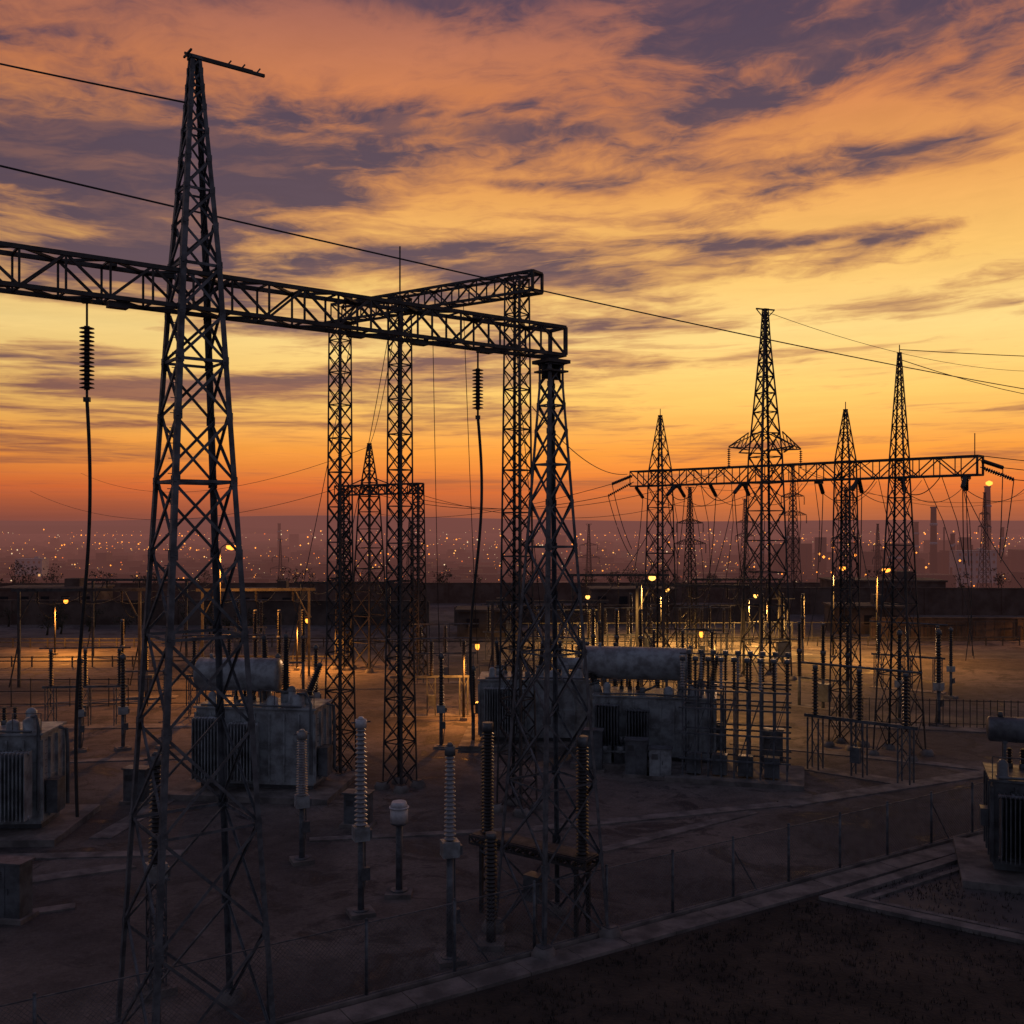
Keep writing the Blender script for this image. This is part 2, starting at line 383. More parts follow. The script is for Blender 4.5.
m=line_tower(34.2,3.5,2.3,20.5,[(21.2,3.9,1.6)],STEELD)
for sy in (-1,1):
    m.bar((-1.2,sy*1.2,20.9),(0,sy*4.4,21.2),.12,STEELD); m.bar((1.2,sy*1.2,20.9),(0,sy*4.4,21.2),.12,STEELD); m.bar((0,sy*1.1,22.6),(0,sy*4.4,21.2),.1,STEELD)
m.build('transmission_tower',(23.5,95,0),.35)
ft=line_tower(31,3.2,1.4,19,[(20,3.6,1.0),(24,3.0,.8)],STEELF).mesh('transmission_tower')
for x,y,r,z,sc in ((20.5,118,.4,0,.6),(44,135,.3,0,.62),(48,175,.4,0,.8),(75,330,.5,-11,1.1),(-95,420,.2,-25,1.1),(30,400,.2,-22,1.2),(150,420,.8,-25,1.3),(-30,300,.5,-8,.8),(120,260,.6,-2,.8)):
    place(ft,'transmission_tower',(x,y,z),r,sc)

# ------------------------------------------------------------------ wires and strings
def wire(*a,**kw):
    m=M(); m.sag(*a,**kw); m.build('power_line')
wire((-29.4,15.1,24.6),(67,99.7,25.0),1.2,.032,WIRE,n=40)
wire((-40,26,32.4),(-8.9,28,25.6),.3,.028,WIRE,n=24)
wire((23.8,62.9,24.9),(75,70,26.6),.9,.026,WIRE)
wire((23.8,62.9,24.3),(80,110,29),2.5,.026,WIRE)
def bp(t,dz=0):
    return Vector((10.9+.727*t,75.3-.687*t,17.6+dz))
def string(name,x,y,z,L,drop,bend,ns=15):
    m=M(); m.cyl((0,0,0),(0,0,-.7),.03,STEELD,6); m.box((0,0,-.05),(.25,.12,.12),STEELD)
    m.insul((0,0,-.7-L),(0,0,-.7),.07,.19,ns,PORB,12); m.cyl((0,0,-.95-L),(0,0,-.7-L),.035,STEELD,6)
    m.box((0,0,-.95-L),(.16,.1,.12),STEELD)
    pts=[];n=30
    for i in range(n+1):
        t=i/n; pts.append((bend[0]*math.sin(t*math.pi*.5)*t+bend[2]*math.sin(t*math.pi*2),bend[1]*t,-.95-L-t*drop))
    m.path(pts,.048,WIRE,6); m.build(name,(x,y,z),0)
string('suspension_insulator_string',-11.0,26.5,19.9,1.65,10.8,(-.25,0,.10))
string('suspension_insulator_string',-1.12,33.6,19.9,1.35,10.0,(-.15,0,.14),12)
for i,t in enumerate((1.5,4.2,6.9,12.5,15.2,18,21.8,-2.3)):
    m=M(); p=bp(t,-.5)
    for dn,(dx,dy) in enumerate(((.45,1.0),(-.55,-1.0))):
        dv=Vector((dx,dy,-.45)).normalized()
        if i%2 and dn: continue
        m.insul(p+dv*.3,p+dv*2.2,.05,.14,12,PORB,8); m.cyl(p,p+dv*.3,.03,STEELD,5)
        q=p+dv*2.2
        m.sag(q,q+Vector((dx*14+i,dy*16,1.5 if dn==0 else -7.5)),1.2,.024,WIRE)
        m.sag(q,(q+Vector((dx*-2.2,dy*-2.6,-4.5-i%3))),.8,.03,WIRE)
    m.build('strain_insulator_string')
for p,dv,q in ((bp(-2.4,-.2),Vector((-1,.2,-.55)),(-14,92,17.5)),(bp(22.6,-.1),Vector((1,.1,-.35)),(70,66,19)),(bp(22.6,.3),Vector((1,.6,-.2)),(75,90,21)),(bp(-2.4,.3),Vector((-1,1.0,-.4)),(-20,150,16))):
    m=M(); dv=dv.normalized(); m.insul(p+dv*.2,p+dv*2.2,.05,.13,13,PORB,8); m.cyl(p,p+dv*.25,.03,STEELD,5); m.sag(p+dv*2.2,q,1.4,.026,WIRE,n=24)
    m.sag(p+dv*2.2,p+Vector((dv.x*.5,-1.5,-5.5)),.5,.03,WIRE); m.build('strain_insulator_string')
# jumper loops hanging below the right beam
for a,b,s in ((.2,3.0,1.1),(3.2,6.4,1.2),(8.5,11.5,1.1),(13,16,1.2),(17,20,1.1)):
    m=M(); m.sag(bp(a,-.55)+Vector((.1,-.6,0)),bp(b,-.55)+Vector((.1,-.6,0)),s,.03,WIRE,n=18); m.build('jumper_conductor')
m=M()
for a,b,s in ((bp(22.4,.6),(70,75,18.8),1.0),(bp(-3,.4),(1.0,51,20),1.0),((19.9,93.8,19.5),bp(3,.5),.8),((27.2,96.2,19.5),bp(16,.5),1.0),((19.9,93.8,19.5),(-14,100.5,18),3),((27.2,96.2,19.5),(90,180,20),3),
  ((-14,100.5,21.9),(-80,190,24),4),((-16.5,100.5,18),(-80,170,20),4),((23.5,95,34),(90,150,38),3),((-11.5,100,18),(20,118,17),2.5),
  ((-6.03,55.1,26.4),(-14,100.5,22),1.2),((44,135,19),(90,160,20),2),((20.5,118,19),(48,175,24),2)):
    m.sag(a,b,s,.026,WIRE,n=24)
m.build('power_line')
m=M()
for t in (1.0,2.4,3.5,6,7.1,8.2,11,12.2,13.6,16.5,19.3,20.4,21.5):
    p=bp(t,-.6); q=Vector((p.x+random.uniform(-1.5,1.5),p.y+random.uniform(-4,4),6.5)); mid=(p+q)/2+Vector((.5,0,0))
    m.path([p,p.lerp(mid,.5)+Vector((.2,0,0)),mid,mid.lerp(q,.5)+Vector((.15,0,0)),q],.023,WIRE,5)
for x,y,z,q in ((-6.5,55.4,25.4,(-10,54.5,7)),(-8.8,57,25.4,(-12,54.5,7)),(-2.5,52.7,25.4,(-2,60,6)),(0,51,25.4,(2,60,6)),(-4.2,54,25.4,(-4.4,62,6))):
    m.sag((x,y,z),q,.6,.02,WIRE,n=14)
m.build('dropper_conductor')

# ------------------------------------------------------------------ substation equipment
def pedestal(m,h,w=.45,mt=STEEL):
    lattice(m,[(0,w),(h,w)],.07,.05,1.1,mt,t=.012,hor=9,foot=False); m.box((0,0,.08),(w+.5,w+.5,.3),CONC); m.box((0,0,h+.03),(w+.15,w+.15,.06),mt)
def inst_tr(h0,h1,r,mt,cap=WHITE,ped='pipe',tank=True,ns=22):
    m=M()
    if ped=='pipe':
        m.cyl((0,0,0),(0,0,h0-.5),.12,STEEL,12); m.box((0,0,.05),(.9,.9,.22),CONC); m.cyl((0,0,.16),(0,0,.2),.3,STEEL,12)
    else: pedestal(m,h0-.5,.5)
    if tank:
        m.box((0,0,h0-.25),(.55,.5,.5),PAINT); m.box((.33,0,h0-.3),(.1,.3,.3),PAINTD)
        m.path([(.2,.2,h0-.5),(.22,.22,1.2),(.1,.3,.1)],.03,PAINTD,6); m.box((.14,-.12,1.5),(.3,.2,.45),PAINTD)
    m.insul((0,0,h0),(0,0,h1-.35),r*.6,r,ns,mt,14,.8)
    m.cyl((0,0,h1-.35),(0,0,h1-.05),r*.85,cap,14); m.cyl((0,0,h1-.05),(0,0,h1+.05),r*.6,cap,12,r*.3)
    m.bar((-.35,0,h1-.15),(.35,0,h1-.15),.05,STEEL)
    return m
inst_tr(3.2,7.1,.25,PORC).build('current_transformer',(-5.46,37,0),.4)
inst_tr(2.8,5.5,.26,PORC,cap=PAINT).build('current_transformer',(-8.78,42.8,0),.4)
inst_tr(3.9,7.0,.21,PORC,ns=20,cap=PAINTD).build('voltage_transformer',(-2.0,33,0),.3)
m=inst_tr(3.9,7.2,.24,PORB,cap=PAINTD,ped='lat'); m.build('voltage_transformer',(-10.7,30.8,0),.6)
m=M(); m.box((0,0,.05),(1.0,1.0,.22),CONC); m.cyl((0,0,.1),(0,0,2.7),.13,STEEL,12); m.cyl((0,0,.16),(0,0,.22),.33,STEEL,12); m.cyl((0,0,2.7),(0,0,2.78),.33,STEEL,14)
m.cyl((0,0,2.78),(0,0,3.3),.34,WHITE,20); m.cyl((0,0,3.3),(0,0,3.36),.38,WHITE,20); m.cyl((0,0,3.36),(0,0,3.55),.34,WHITE,20,.27)
m.build('surge_arrester_counter_post',(-4.3,39,0))
m=M()
truss(m,-2.5,2.5,.26,.9,STEELD,.08,.045,z=2.6)
m.box((0,0,2.77),(4.9,.8,.04),STEELD)
for x in (-2.0,2.1):
    for a in (-.38,.38): m.bar((x,a,0),(x,a,2.46),.12,STEELD)
    for z in (.4,1.3): m.bar((x,-.38,z),(x,.38,z+1.0),.05,STEELD); m.bar((x,.38,z),(x,-.38,z+1.0),.05,STEELD)
    m.insul((x,0,2.8),(x,0,6.5),.15,.23,30,PORB,14); m.cyl((x,0,6.5),(x,0,6.85),.2,PAINTD,12)
m.insul((-2.4,.25,2.8),(-2.4,.25,5.9),.06,.12,22,PORB,10)
m.bar((-2.0,-.38,.3),(2.1,-.38,2.3),.05,STEEL); m.bar((2.1,-.44,.3),(-2.0,-.44,2.3),.05,STEEL)
m.box((.2,-.1,1.3),(.7,.5,.9),PAINTD); m.bar((.2,-.1,0),(.2,-.1,.85),.1,STEEL)
m.build('disconnector_switch',(.72,36.3,0),-.64)
m=M()
m.insul((0,0,.9),(0,0,3.6),.15,.22,20,PORB,14); m.cyl((0,0,.1),(0,0,.9),.16,STEELD,12); m.box((0,0,.06),(.9,.9,.24),CONC); m.cyl((0,0,3.6),(0,0,3.8),.18,PAINTD,12)
m.build('post_insulator',(-.7,34.2,0),0)
m=M()
for x in (-2.4,0,2.4):
    for a,b in [(x-.3,-.3),(x+.3,-.3),(x+.3,.3),(x-.3,.3)]: m.bar((a,b,0),(a,b,2.8),.07,STEEL)
    for z in (.3,1.5): m.bar((x-.3,-.3,z),(x+.3,-.3,z+1.2),.04,STEEL); m.bar((x+.3,.3,z),(x-.3,.3,z+1.2),.04,STEEL)
    m.insul((x,0,2.95),(x,0,5.4),.1,.2,14,PORB,10); m.cyl((x,0,5.4),(x,0,5.6),.14,STEEL,10)
m.bar((-3,0,2.87),(3,0,2.87),.16,STEEL); m.cyl((-3.2,0,5.68),(3.2,0,5.68),.06,STEEL,8); m.box((0,-.5,1.2),(.5,.3,.8),PAINTD); m.box((0,0,0),(6,1.2,.1),CONC)
SW=m.mesh('disconnector_switch')
m=M()
for x in (-2,0,2):
    m.cyl((x,0,0),(x,0,2.4),.13,STEEL,10); m.insul((x,0,2.4),(x,0,4.3),.14,.24,12,PORB,12)
    m.cyl((x,0,4.3),(x,0,4.6),.22,STEEL,12); m.insul((x,0,4.6),(x,0,6.6),.11,.2,14,PORB,12); m.cyl((x,0,6.6),(x,0,6.8),.15,STEEL,10)
m.box((0,-.1,1.3),(1.2,.7,1.4),PAINTD); m.bar((-2,0,2.3),(2,0,2.3),.15,STEEL); m.box((0,0,0),(5.2,1.4,.14),CONC)
CB=m.mesh('circuit_breaker')
m=M()
for x in (-5,5):
    m.bar((x,0,0),(x,0,8.2),.22,STEELD); m.bar((x,0,5.6),(x*.75,0,8.1),.1,STEELD); m.bar((x-.8,0,0),(x,0,4),.1,STEELD)
m.bar((-5.6,0,8.3),(5.6,0,8.3),.26,STEELD)
for x in (-3.5,0,3.5): m.insul((x,0,7.2),(x,0,8.2),.06,.15,8,PORB,8); m.sag((x,0,7.2),(x+.4,2.5,5.7),.4,.02,WIRE,n=8); m.sag((x,0,7.2),(x,14,7.2),.5,.02,WIRE,n=10)
LG=m.mesh('low_bus_gantry')
BS=inst_tr(2.6,5.2,.2,PORB,tank=False,ns=14,cap=PAINTD).mesh('post_insulator'); BS2=inst_tr(2.8,6.2,.22,PORB,cap=PAINTD,ns=16).mesh('post_insulator')
for x,y,r,me,nm in ((-30,72,.1,SW,'disconnector_switch'),(-21,76,.1,SW,'disconnector_switch'),(-30,84,.1,CB,'circuit_breaker'),(-20,88,.1,CB,'circuit_breaker'),(-38,90,.1,LG,'low_bus_gantry'),(-24,96,.1,LG,'low_bus_gantry'),
   (-6,76,.1,SW,'disconnector_switch'),(-6,92,.1,SW,'disconnector_switch'),(3,86,.1,LG,'low_bus_gantry'),(3,80,-.3,SW,'disconnector_switch'),(9,88,-.3,CB,'circuit_breaker'),
   (14,84,-.3,SW,'disconnector_switch'),(24,79,-.7,CB,'circuit_breaker'),(17,98,-.3,LG,'low_bus_gantry'),(12,106,0,SW,'disconnector_switch'),(20,108,0,SW,'disconnector_switch'),(28,106,0,CB,'circuit_breaker'),
   (12,116,0,LG,'low_bus_gantry'),(26,118,0,LG,'low_bus_gantry'),(34,88,-.6,SW,'disconnector_switch'),(-40,110,0,LG,'low_bus_gantry'),(-30,112,0,SW,'disconnector_switch'),(-45,76,.1,CB,'circuit_breaker'),(-18,110,0,LG,'low_bus_gantry'),
   (19.5,57.5,-.7,SW,'disconnector_switch'),(5,68,-.3,CB,'circuit_breaker'),(30,120,0,SW,'disconnector_switch'),(5,100,0,SW,'disconnector_switch'),
   (7,104,0,CB,'circuit_breaker'),(15,112,0,CB,'circuit_breaker'),(22,114,0,SW,'disconnector_switch'),(0,108,0,SW,'disconnector_switch')):
    place(me,nm,(x,y,0),r,random.uniform(.92,1.08))
for x,y in ((-27,64),(-24.5,64.5),(-22,65),(-16,70),(-13.5,70.5),(-4.5,65),(-2.5,66),(8,71),(10,70),(12,69),(28,74),(30,72),(-35,66),(-37.5,65.5),(6,92),(8,93),(36,84)):
    place(random.choice((BS,BS2)),'post_insulator',(x,y,0),random.random(),random.uniform(.85,1.1))

def transformer(L,W,H,cl,cr,cz,cx,cy,bush,rad_side=-1,body=PAINT,rads=3,fin=PAINT,radspan=(0,1)):
    m=M()
    m.box((0,0,.12),(L+2.4,W+3.2,.34),CONC); m.box((0,0,.42),(L*.96,W*.8,.26),PAINTD)
    z0=.55; m.box((0,0,z0+(H-z0)/2),(L,W,H-z0),body); m.box((0,0,H+.03),(L+.25,W+.25,.1),body); m.box((0,0,H*.55),(L+.06,W+.06,.1),body)
    n=int(L/.75)
    for i in range(n+1):
        x=-L/2+i*L/n
        for sy in (-1,1): m.box((x,sy*(W/2+.05),z0+(H-z0)/2-.05),(.09,.1,(H-z0)*.9),body)
    n=max(2,int(W/.75))
    for i in range(n+1):
        y=-W/2+i*W/n
        for sx in (-1,1): m.box((sx*(L/2+.05),y,z0+(H-z0)/2-.05),(.1,.09,(H-z0)*.9),body)
    a0,a1=radspan; rw=L*(a1-a0)/rads*.8
    for r in range(rads):
        xc=-L/2+L*(a0+(a1-a0)*(r+.5)/rads); hh=H-(.25 if r%2 else 0)
        for zz in (hh-.45,1.05):
            m.cyl((xc-rw/2,rad_side*(W/2+.75),zz),(xc+rw/2,rad_side*(W/2+.75),zz),.09,fin,10); m.cyl((xc,rad_side*W/2,zz),(xc,rad_side*(W/2+.75),zz),.08,fin,10)
        nf=int(rw/.16)
        for f in range(nf):
            x=xc-rw/2+(f+.5)*rw/nf
            m.box((x,rad_side*(W/2+.75),(hh+.6)/2),(.035,.85,hh-1.35),fin)
    for sx in (-.3,.3):
        for dy in (-.4*cr,.4*cr): m.bar((cx+sx*cl,cy+dy,H),(cx+sx*cl,cy+dy,cz-cr*.8),.12,PAINTD)
        m.box((cx+sx*cl,cy,cz-cr*.9),(.2,cr*1.2,.12),PAINTD)
    m.dome_cyl((cx-cl/2,cy,cz),(cx+cl/2,cy,cz),cr,body)
    m.path([(cx+cl*.2,cy,cz-cr),(cx+cl*.2,cy-.3,cz-cr-.3),(cx+cl*.2-.4,cy-.6,H+.3),(cx,cy-.6,H)],.07,PAINTD,8)
    m.cyl((cx-cl*.35,cy,cz+cr-.05),(cx-cl*.35,cy,cz+cr+.2),.1,body,10)
    for bx,by,bl,dx in bush:
        p=Vector((bx,by,H)); d=Vector((dx,0,1)).normalized()
        m.cyl(p,p+d*.6,.28,body,14); m.cyl(p+d*.6,p+d*.7,.34,PAINTD,14)
        m.insul(p+d*.7,p+d*(.7+bl),.15,.25,int(bl*8),PORB,12,.75); m.cyl(p+d*(.7+bl),p+d*(.95+bl),.13,STEEL,10); m.cyl(p+d*(.95+bl),p+d*(1.2+bl),.03,STEEL,6)
    for i in range(3): x=-L*.3+i*.5; m.cyl((x,W*.3,H),(x,W*.3,H+.3),.14,PAINTD,10); m.insul((x,W*.3,H+.3),(x,W*.3,H+.9),.07,.13,5,PORB,10)
    m.box((L/2+.35,-W*.2,1.7),(.5,.9,1.5),PAINTD); m.path([(L/2+.1,W*.2,H),(L/2+.45,W*.2,H-.1),(L/2+.5,W*.2,H-1),(L/2+.5,W*.2,1)],.09,PAINTD,8)
    m.box((-L/2-.22,-W*.1,2.2),(.3,.6,.7),PAINTD); m.cyl((-L*.1,-W*.3,H),(-L*.1,-W*.3,H+.5),.16,PAINTD,12)
    for x,y,rr,hh in ((L*.12,-W*.32,.3,.45),(L*.33,-W*.28,.38,.55),(L*.22,W*.1,.25,.8),(-L*.4,-W*.3,.22,.6)):
        m.lathe((x,y,H),(0,0,1),[(rr*1.15,.05),(rr*1.15,.12),(rr,.13),(rr,hh),(rr*.6,hh+.12),(.03,hh+.16)],body,14)
    m.path([(L*.33,-W*.28,H+.7),(L*.42,-W*.4,H+.8),(L*.48,-W*.5-.1,H+.3),(L*.48,-W*.5-.15,1.2)],.08,PAINTD,8)
    m.path([(-L*.45,-W*.5-.12,H+.15),(-L*.1,-W*.5-.12,H+.2),(L*.4,-W*.5-.12,H+.15)],.06,PAINTD,6)
    for z in [1+.3*i for i in range(int((H-1)/.3))]: m.bar((L/2+.12,-W*.42,z),(L/2+.12,-W*.3-.15,z),.03,STEEL)
    for x in (-L/2,-L/6,L/6,L/2): m.bar((x,-W/2,H+.08),(x,-W/2,H+.95),.035,STEEL)
    m.bar((-L/2,-W/2,H+.95),(L/2,-W/2,H+.95),.035,STEEL)
    return m
transformer(6.4,2.8,4.5,4.5,.9,6.0,-1.6,.5,[(1.1,.3,2.8,0),(-.3,1.2,2.6,-.05),(2.3,-.3,1.5,.4)],radspan=(0,.6),rads=2).build('power_transformer',(-13.3,55,0),-.12)
transformer(7.0,3.0,4.0,6.2,1.0,5.75,-1.2,.3,[(2.6,-.2,1.6,.1),(3.2,.6,1.4,.2),(-3.4,-.4,2.4,-.35)],body=PAINT,fin=PAINTD,radspan=(0,.5),rads=2).build('power_transformer',(8.6,61.5,0),-.2)
transformer(7.6,3.2,4.2,2.2,.4,5.0,2.2,.6,[(-2.6,.2,1.4,-.1),(-1.4,.2,1.4,0),(0,.2,1.4,.1)],body=PAINT,fin=PAINT,radspan=(0,.45),rads=1).build('power_transformer',(1.8,67,0),-.05)
transformer(3.8,2.6,4.6,2.0,.35,5.3,-2.6,.3,[(-1.4,.2,1.8,0)],rads=2,fin=PAINT).build('power_transformer',(-23.3,47.6,0),.05)
transformer(4.2,2.8,3.9,3.0,.52,5.65,-.6,.4,[(1.5,.2,2.0,.1)],rads=3,fin=PAINTD,body=PAINTD).build('power_transformer',(21.6,41.4,0),-.35)
m=M(); 
for i in range(9):
    for j in range(3):
        x=-2.8+i*.7; y=-1.6+j*1.6
        m.bar((x,y,.2),(x,y,5.0+.25*((i*j)%3)),.09,STEEL)
        if j!=1: m.insul((x,y,5.1),(x,y,6.6),.06,.14,10,PORC if (i+j)%3==0 else PORB,8); m.cyl((x,y,6.6),(x,y,6.85),.16,PAINTD,10)
    if i<8:
        for j in (0,2):
            y=-1.6+j*1.6+.05; m.bar((-2.8+i*.7,y,.4+i%2*2),(-2.1+i*.7,y,2.6+i%2*2),.04,STEEL)
for z in (1.2,2.6,4.0,5.0):
    for y in (-1.6,0,1.6): m.bar((-3,y-.06,z),(3,y-.06,z),.09,STEEL)
    for x in (-2.8,2.8): m.bar((x,-1.6,z+.08),(x,1.6,z+.08),.07,STEEL)
for i in range(4): m.box((-2.2+i*1.4,-1.2,.9),(.8,.6,1.1),PAINTD)
m.cyl((-3,-1.2,6.95),(3,-1.2,6.95),.04,STEEL,8); m.box((0,0,.08),(7.4,4.8,.34),CONC)
m.build('busbar_support_rack',(12.6,57.6,0),-.28)
for x,y,h in ((7.0,57.6,1.9),(8.3,57.2,1.5),(4.6,58.8,2.2),(-7.2,48,1.4),(-17.9,36.6,1.9),(15.5,61,1.8),(-19,52,1.6)):
    m=M(); m.box((0,0,.06),(1.5,1.0,.2),CONC); m.box((0,0,.15+h/2),(1.2,.7,h),PAINT if h==1.5 else PAINTD); m.box((0,0,h+.18),(1.35,.85,.07),PAINTD)
    m.box((0,-.36,.15+h/2),(.02,.03,h*.9),PAINTD); m.box((.12,-.37,.15+h/2),(.04,.05,.2),STEEL)
    for i in range(5): m.box((-.3,-.357,h-.15-i*.06),(.35,.02,.025),STEELD)
    m.build('control_cabinet',(x,y,0),-.2)
m=M()
for i in range(4):
    m.box((i*.9-1.4,0,.7),(.75,1.1,1.2),PAINT if i%2 else PAINTD); m.cyl((i*.9-1.4,0,1.3),(i*.9-1.4,0,1.75),.12,PORC,8); m.cyl((i*.9-1.4,-.6,.9),(i*.9-1.4,-.6,1.3),.2,PAINT,10)
m.bar((-2,-.7,1.0),(2,-.7,1.0),.08,PAINT); m.box((0,0,.04),(4.4,2.2,.14),CONC)
m.build('cooling_pump_set',(6.0,60,0),-.2)

# ------------------------------------------------------------------ ground, paths, fences
def sheet(name,pts,z,mt):
    m=M(); m.add([(x,y,z) for x,y in pts],[tuple(range(len(pts)))],mt)
    return m.build(name)
def gz(y):
    t=min(1,max(0,(y-215)/260)); return -30*t*t*(3-2*t)
xs=[-14000,-6000,-2500,-1000,-500,-250,-120,-60,-30,0,30,60,120,250,500,1000,2500,6000,14000]
ys=[-600,-200,0,30,60,100,150,190,215,240,265,290,320,350,380,410,440,475,600,1000,2000,4000,8000,16000]
m=M(); m.add([(x,y,gz(y)) for y in ys for x in xs],[(j*len(xs)+i,j*len(xs)+i+1,(j+1)*len(xs)+i+1,(j+1)*len(xs)+i) for j in range(len(ys)-1) for i in range(len(xs)-1)],GROUND,True)
m.build('ground')
F0=Vector((-22,19.05,0)); fd=Vector((.842,.54,0)); FL=66; fn=Vector((.54,-.842,0))
m=M()
n=int(FL/3.0)
for i in range(n+1):
    p=F0+fd*i*3.0; m.cyl(p,p+Vector((0,0,2.35)),.055,STEEL,8); m.cyl(p+Vector((0,0,2.35)),p+Vector((0,0,2.4)),.07,STEEL,8,.02)
    if i%4==0: m.bar(p+Vector((0,0,1.9)),p+fd*1.3+Vector((0,0,.05)),.04,STEEL)
E1=F0+fd*FL
for z in (.12,2.25): m.bar(F0+Vector((0,0,z)),E1+Vector((0,0,z)),.035,STEEL)
st=.14
for i in range(int(FL/st)):
    a=F0+fd*i*st
    m.bar(a+Vector((0,0,.12))+fn*.02,a+fd*2.1+Vector((0,0,2.22))+fn*.02,.007,STEEL); m.bar(a+Vector((0,0,2.22))+fn*.03,a+fd*2.1+Vector((0,0,.12))+fn*.03,.007,STEEL)
m.build('chain_link_fence')
def strip(a,b,d0,d1):
    p=F0+fd*a;q=F0+fd*b; return [tuple((v)[:2]) for v in (p+fn*d0,p+fn*d1,q+fn*d1,q+fn*d0)]
m=M()
x=0
while x<FL:
    P=strip(x,x+1.97,.35,1.35); z=.10+random.uniform(-.008,.008); dz=.3
    m.add([(a,b,z-dz) for a,b in P]+[(a,b,z) for a,b in P],[(4,5,6,7)]+[(i,(i+1)%4,4+(i+1)%4,4+i) for i in range(4)],CONC); x+=2
m.build('concrete_path')
m=M(); P=strip(0,FL,-.12,.12); z=.12
m.add([(a,b,-.1) for a,b in P]+[(a,b,z) for a,b in P],[(4,5,6,7)]+[(i,(i+1)%4,4+(i+1)%4,4+i) for i in range(4)],CONC); m.build('fence_kerb')
sheet('soil_verge',strip(-6,90,1.4,40),.012,SOIL)
m=M()
for i in range(9000):
    a=random.uniform(10,60); dd=random.betavariate(1,1.6)*16+1.6; p=F0+fd*a+fn*dd
    if random.random()<.5 and math.sin(p.x*1.3)+math.sin(p.y*1.7+p.x*.6)<0: continue
    for j in range(3):
        h=random.uniform(.05,.2); t=random.uniform(0,6.28); w=.02; q=p+Vector((random.uniform(-.08,.08),random.uniform(-.08,.08),0))
        m.add([q+Vector((math.cos(t)*w,math.sin(t)*w,0)),q-Vector((math.cos(t)*w,math.sin(t)*w,0)),q+Vector((random.uniform(-.07,.07),random.uniform(-.07,.07),h))],[(0,1,2)],SOIL)
m.build('dry_grass')
def frame(name,c,ux,uy,w,h):
    m=M(); ux=Vector(ux+(0,));uy=Vector(uy+(0,));c=Vector(c+(0,)); a=ux.normalized();b=uy.normalized()
    def slab(p,d,L,e):
        vs=[p,p+d*L,p+d*L+e*w,p+e*w]; m.add([v+Vector((0,0,-.1)) for v in vs]+[v+Vector((0,0,h)) for v in vs],[(4,5,6,7)]+[(i,(i+1)%4,4+(i+1)%4,4+i) for i in range(4)],CONC)
    slab(c,a,ux.length,b); slab(c+uy-b*w,a,ux.length,b); slab(c+b*w,b,uy.length-2*w,a); slab(c+ux-a*w+b*w,b,uy.length-2*w,a)
    m.build(name)
frame('bund_kerb',(11.5,38.4),(9.5,-6.9),(9.6,6.6),.55,.16)
frame('bund_kerb',(13.0,38.3),(7.0,-5.1),(8.2,5.6),.25,.10)
sheet('bund_floor',[(12,38.4),(20.5,32.2),(29.6,38.4),(21,44.6)],.02,ROAD)
m=M()
def qd(pts,z=.03):
    m.add([(a,b,-.1) for a,b in pts]+[(a,b,z) for a,b in pts],[(4,5,6,7)]+[(i,(i+1)%4,4+(i+1)%4,4+i) for i in range(4)],CONC)
for pts in (((-32,42.2),(-14,43.6),(-14,44.3),(-32,42.9)),((-22,38.5),(-15.4,42.0),(-16,42.6),(-22.6,39)),((-50,70),(-17,71.5),(-17,73),(-50,71.5)),((-19,46),(-18,46),(-16.4,59),(-17.4,59)),
   ((14,51.2),(32,60),(31.5,61),(13.5,52.2)),((1,47),(14.5,51.5),(14.2,52.2),(.8,47.7)),((-9,45.5),(0,47),(-.1,47.5),(-9.1,46)),((22,72),(48,66),(48,68),(22,74)),
   ((-24,34),(-16,37.5),(-16.2,38),(-24.2,34.6)),((4,44),(12,50),(11.6,50.4),(3.6,44.4)),((-32,60),(-17,62),(-17,62.8),(-32,60.8)),((14,66),(32,56),(32.4,56.8),(14.4,66.8))):
    qd([tuple(p) for p in pts],.05+random.random()*.02)
m.build('cable_trench_cover')
sheet('service_road',[(-200,103),(60,109),(60,117),(-200,111)],.006,ROAD)
sheet('access_road',[(26,72),(120,62),(120,66.5),(26,77)],.006,ROAD)
m=M()
for i in range(60):
    x=-200+i*4.2; y=107+(x+200)*.023; m.add([(x,y,.012),(x+2,y+.046,.012),(x+2,y+.19,.012),(x,y+.15,.012)],[(0,1,2,3)],LINE)
m.build('road_marking')
def railing(name,p0,p1,h,st,rails,w=.06,mt=STEELD):
    m=M(); p0=Vector(p0);p1=Vector(p1);L=(p1-p0).length;d=(p1-p0)/L
    for i in range(int(L/st)+1): m.bar(p0+d*i*st,p0+d*i*st+Vector((0,0,h)),w,mt)
    for r in rails: m.bar(p0+Vector((0,0,r)),p1+Vector((0,0,r)),w,mt)
    m.build(name)
railing('steel_fence',(22.5,72.5,0),(70,66,0),2.0,.45,(.3,1.9),.05)
railing('guard_rail',(-120,101,0),(-18,103,0),1.1,2,(.6,1.0),.12)
railing('guard_rail',(-120,118,0),(60,121,0),1.1,2,(.6,1.0),.12)
railing('steel_fence',(-60,79,0),(-20,80.5,0),2.2,1.5,(.2,1.2,2.1),.07)
railing('steel_fence',(-10,124,0),(80,127,0),2.4,1.2,(.3,2.3),.08)
def wall(name,p0,p1,h,t=.35):
    m=M(); p0=Vector(p0);p1=Vector(p1);d=(p1-p0);L=d.length;r=math.atan2(d.y,d.x);c=(p0+p1)/2
    m.box((0,0,h/2),(L,t,h),BRICK); m.box((0,0,h+.07),(L,t+.2,.14),BRICK)
    for i in range(int(L/6)+1): m.box((-L/2+i*6,-.08,h/2),(.5,t+.2,h-.02),BRICK)
    m.build(name,(c.x,c.y,c.z),r)
wall('perimeter_wall',(-210,150,0),(-12,146,0),3.4); wall('perimeter_wall',(-8,146,0),(40,150,0),2.6)
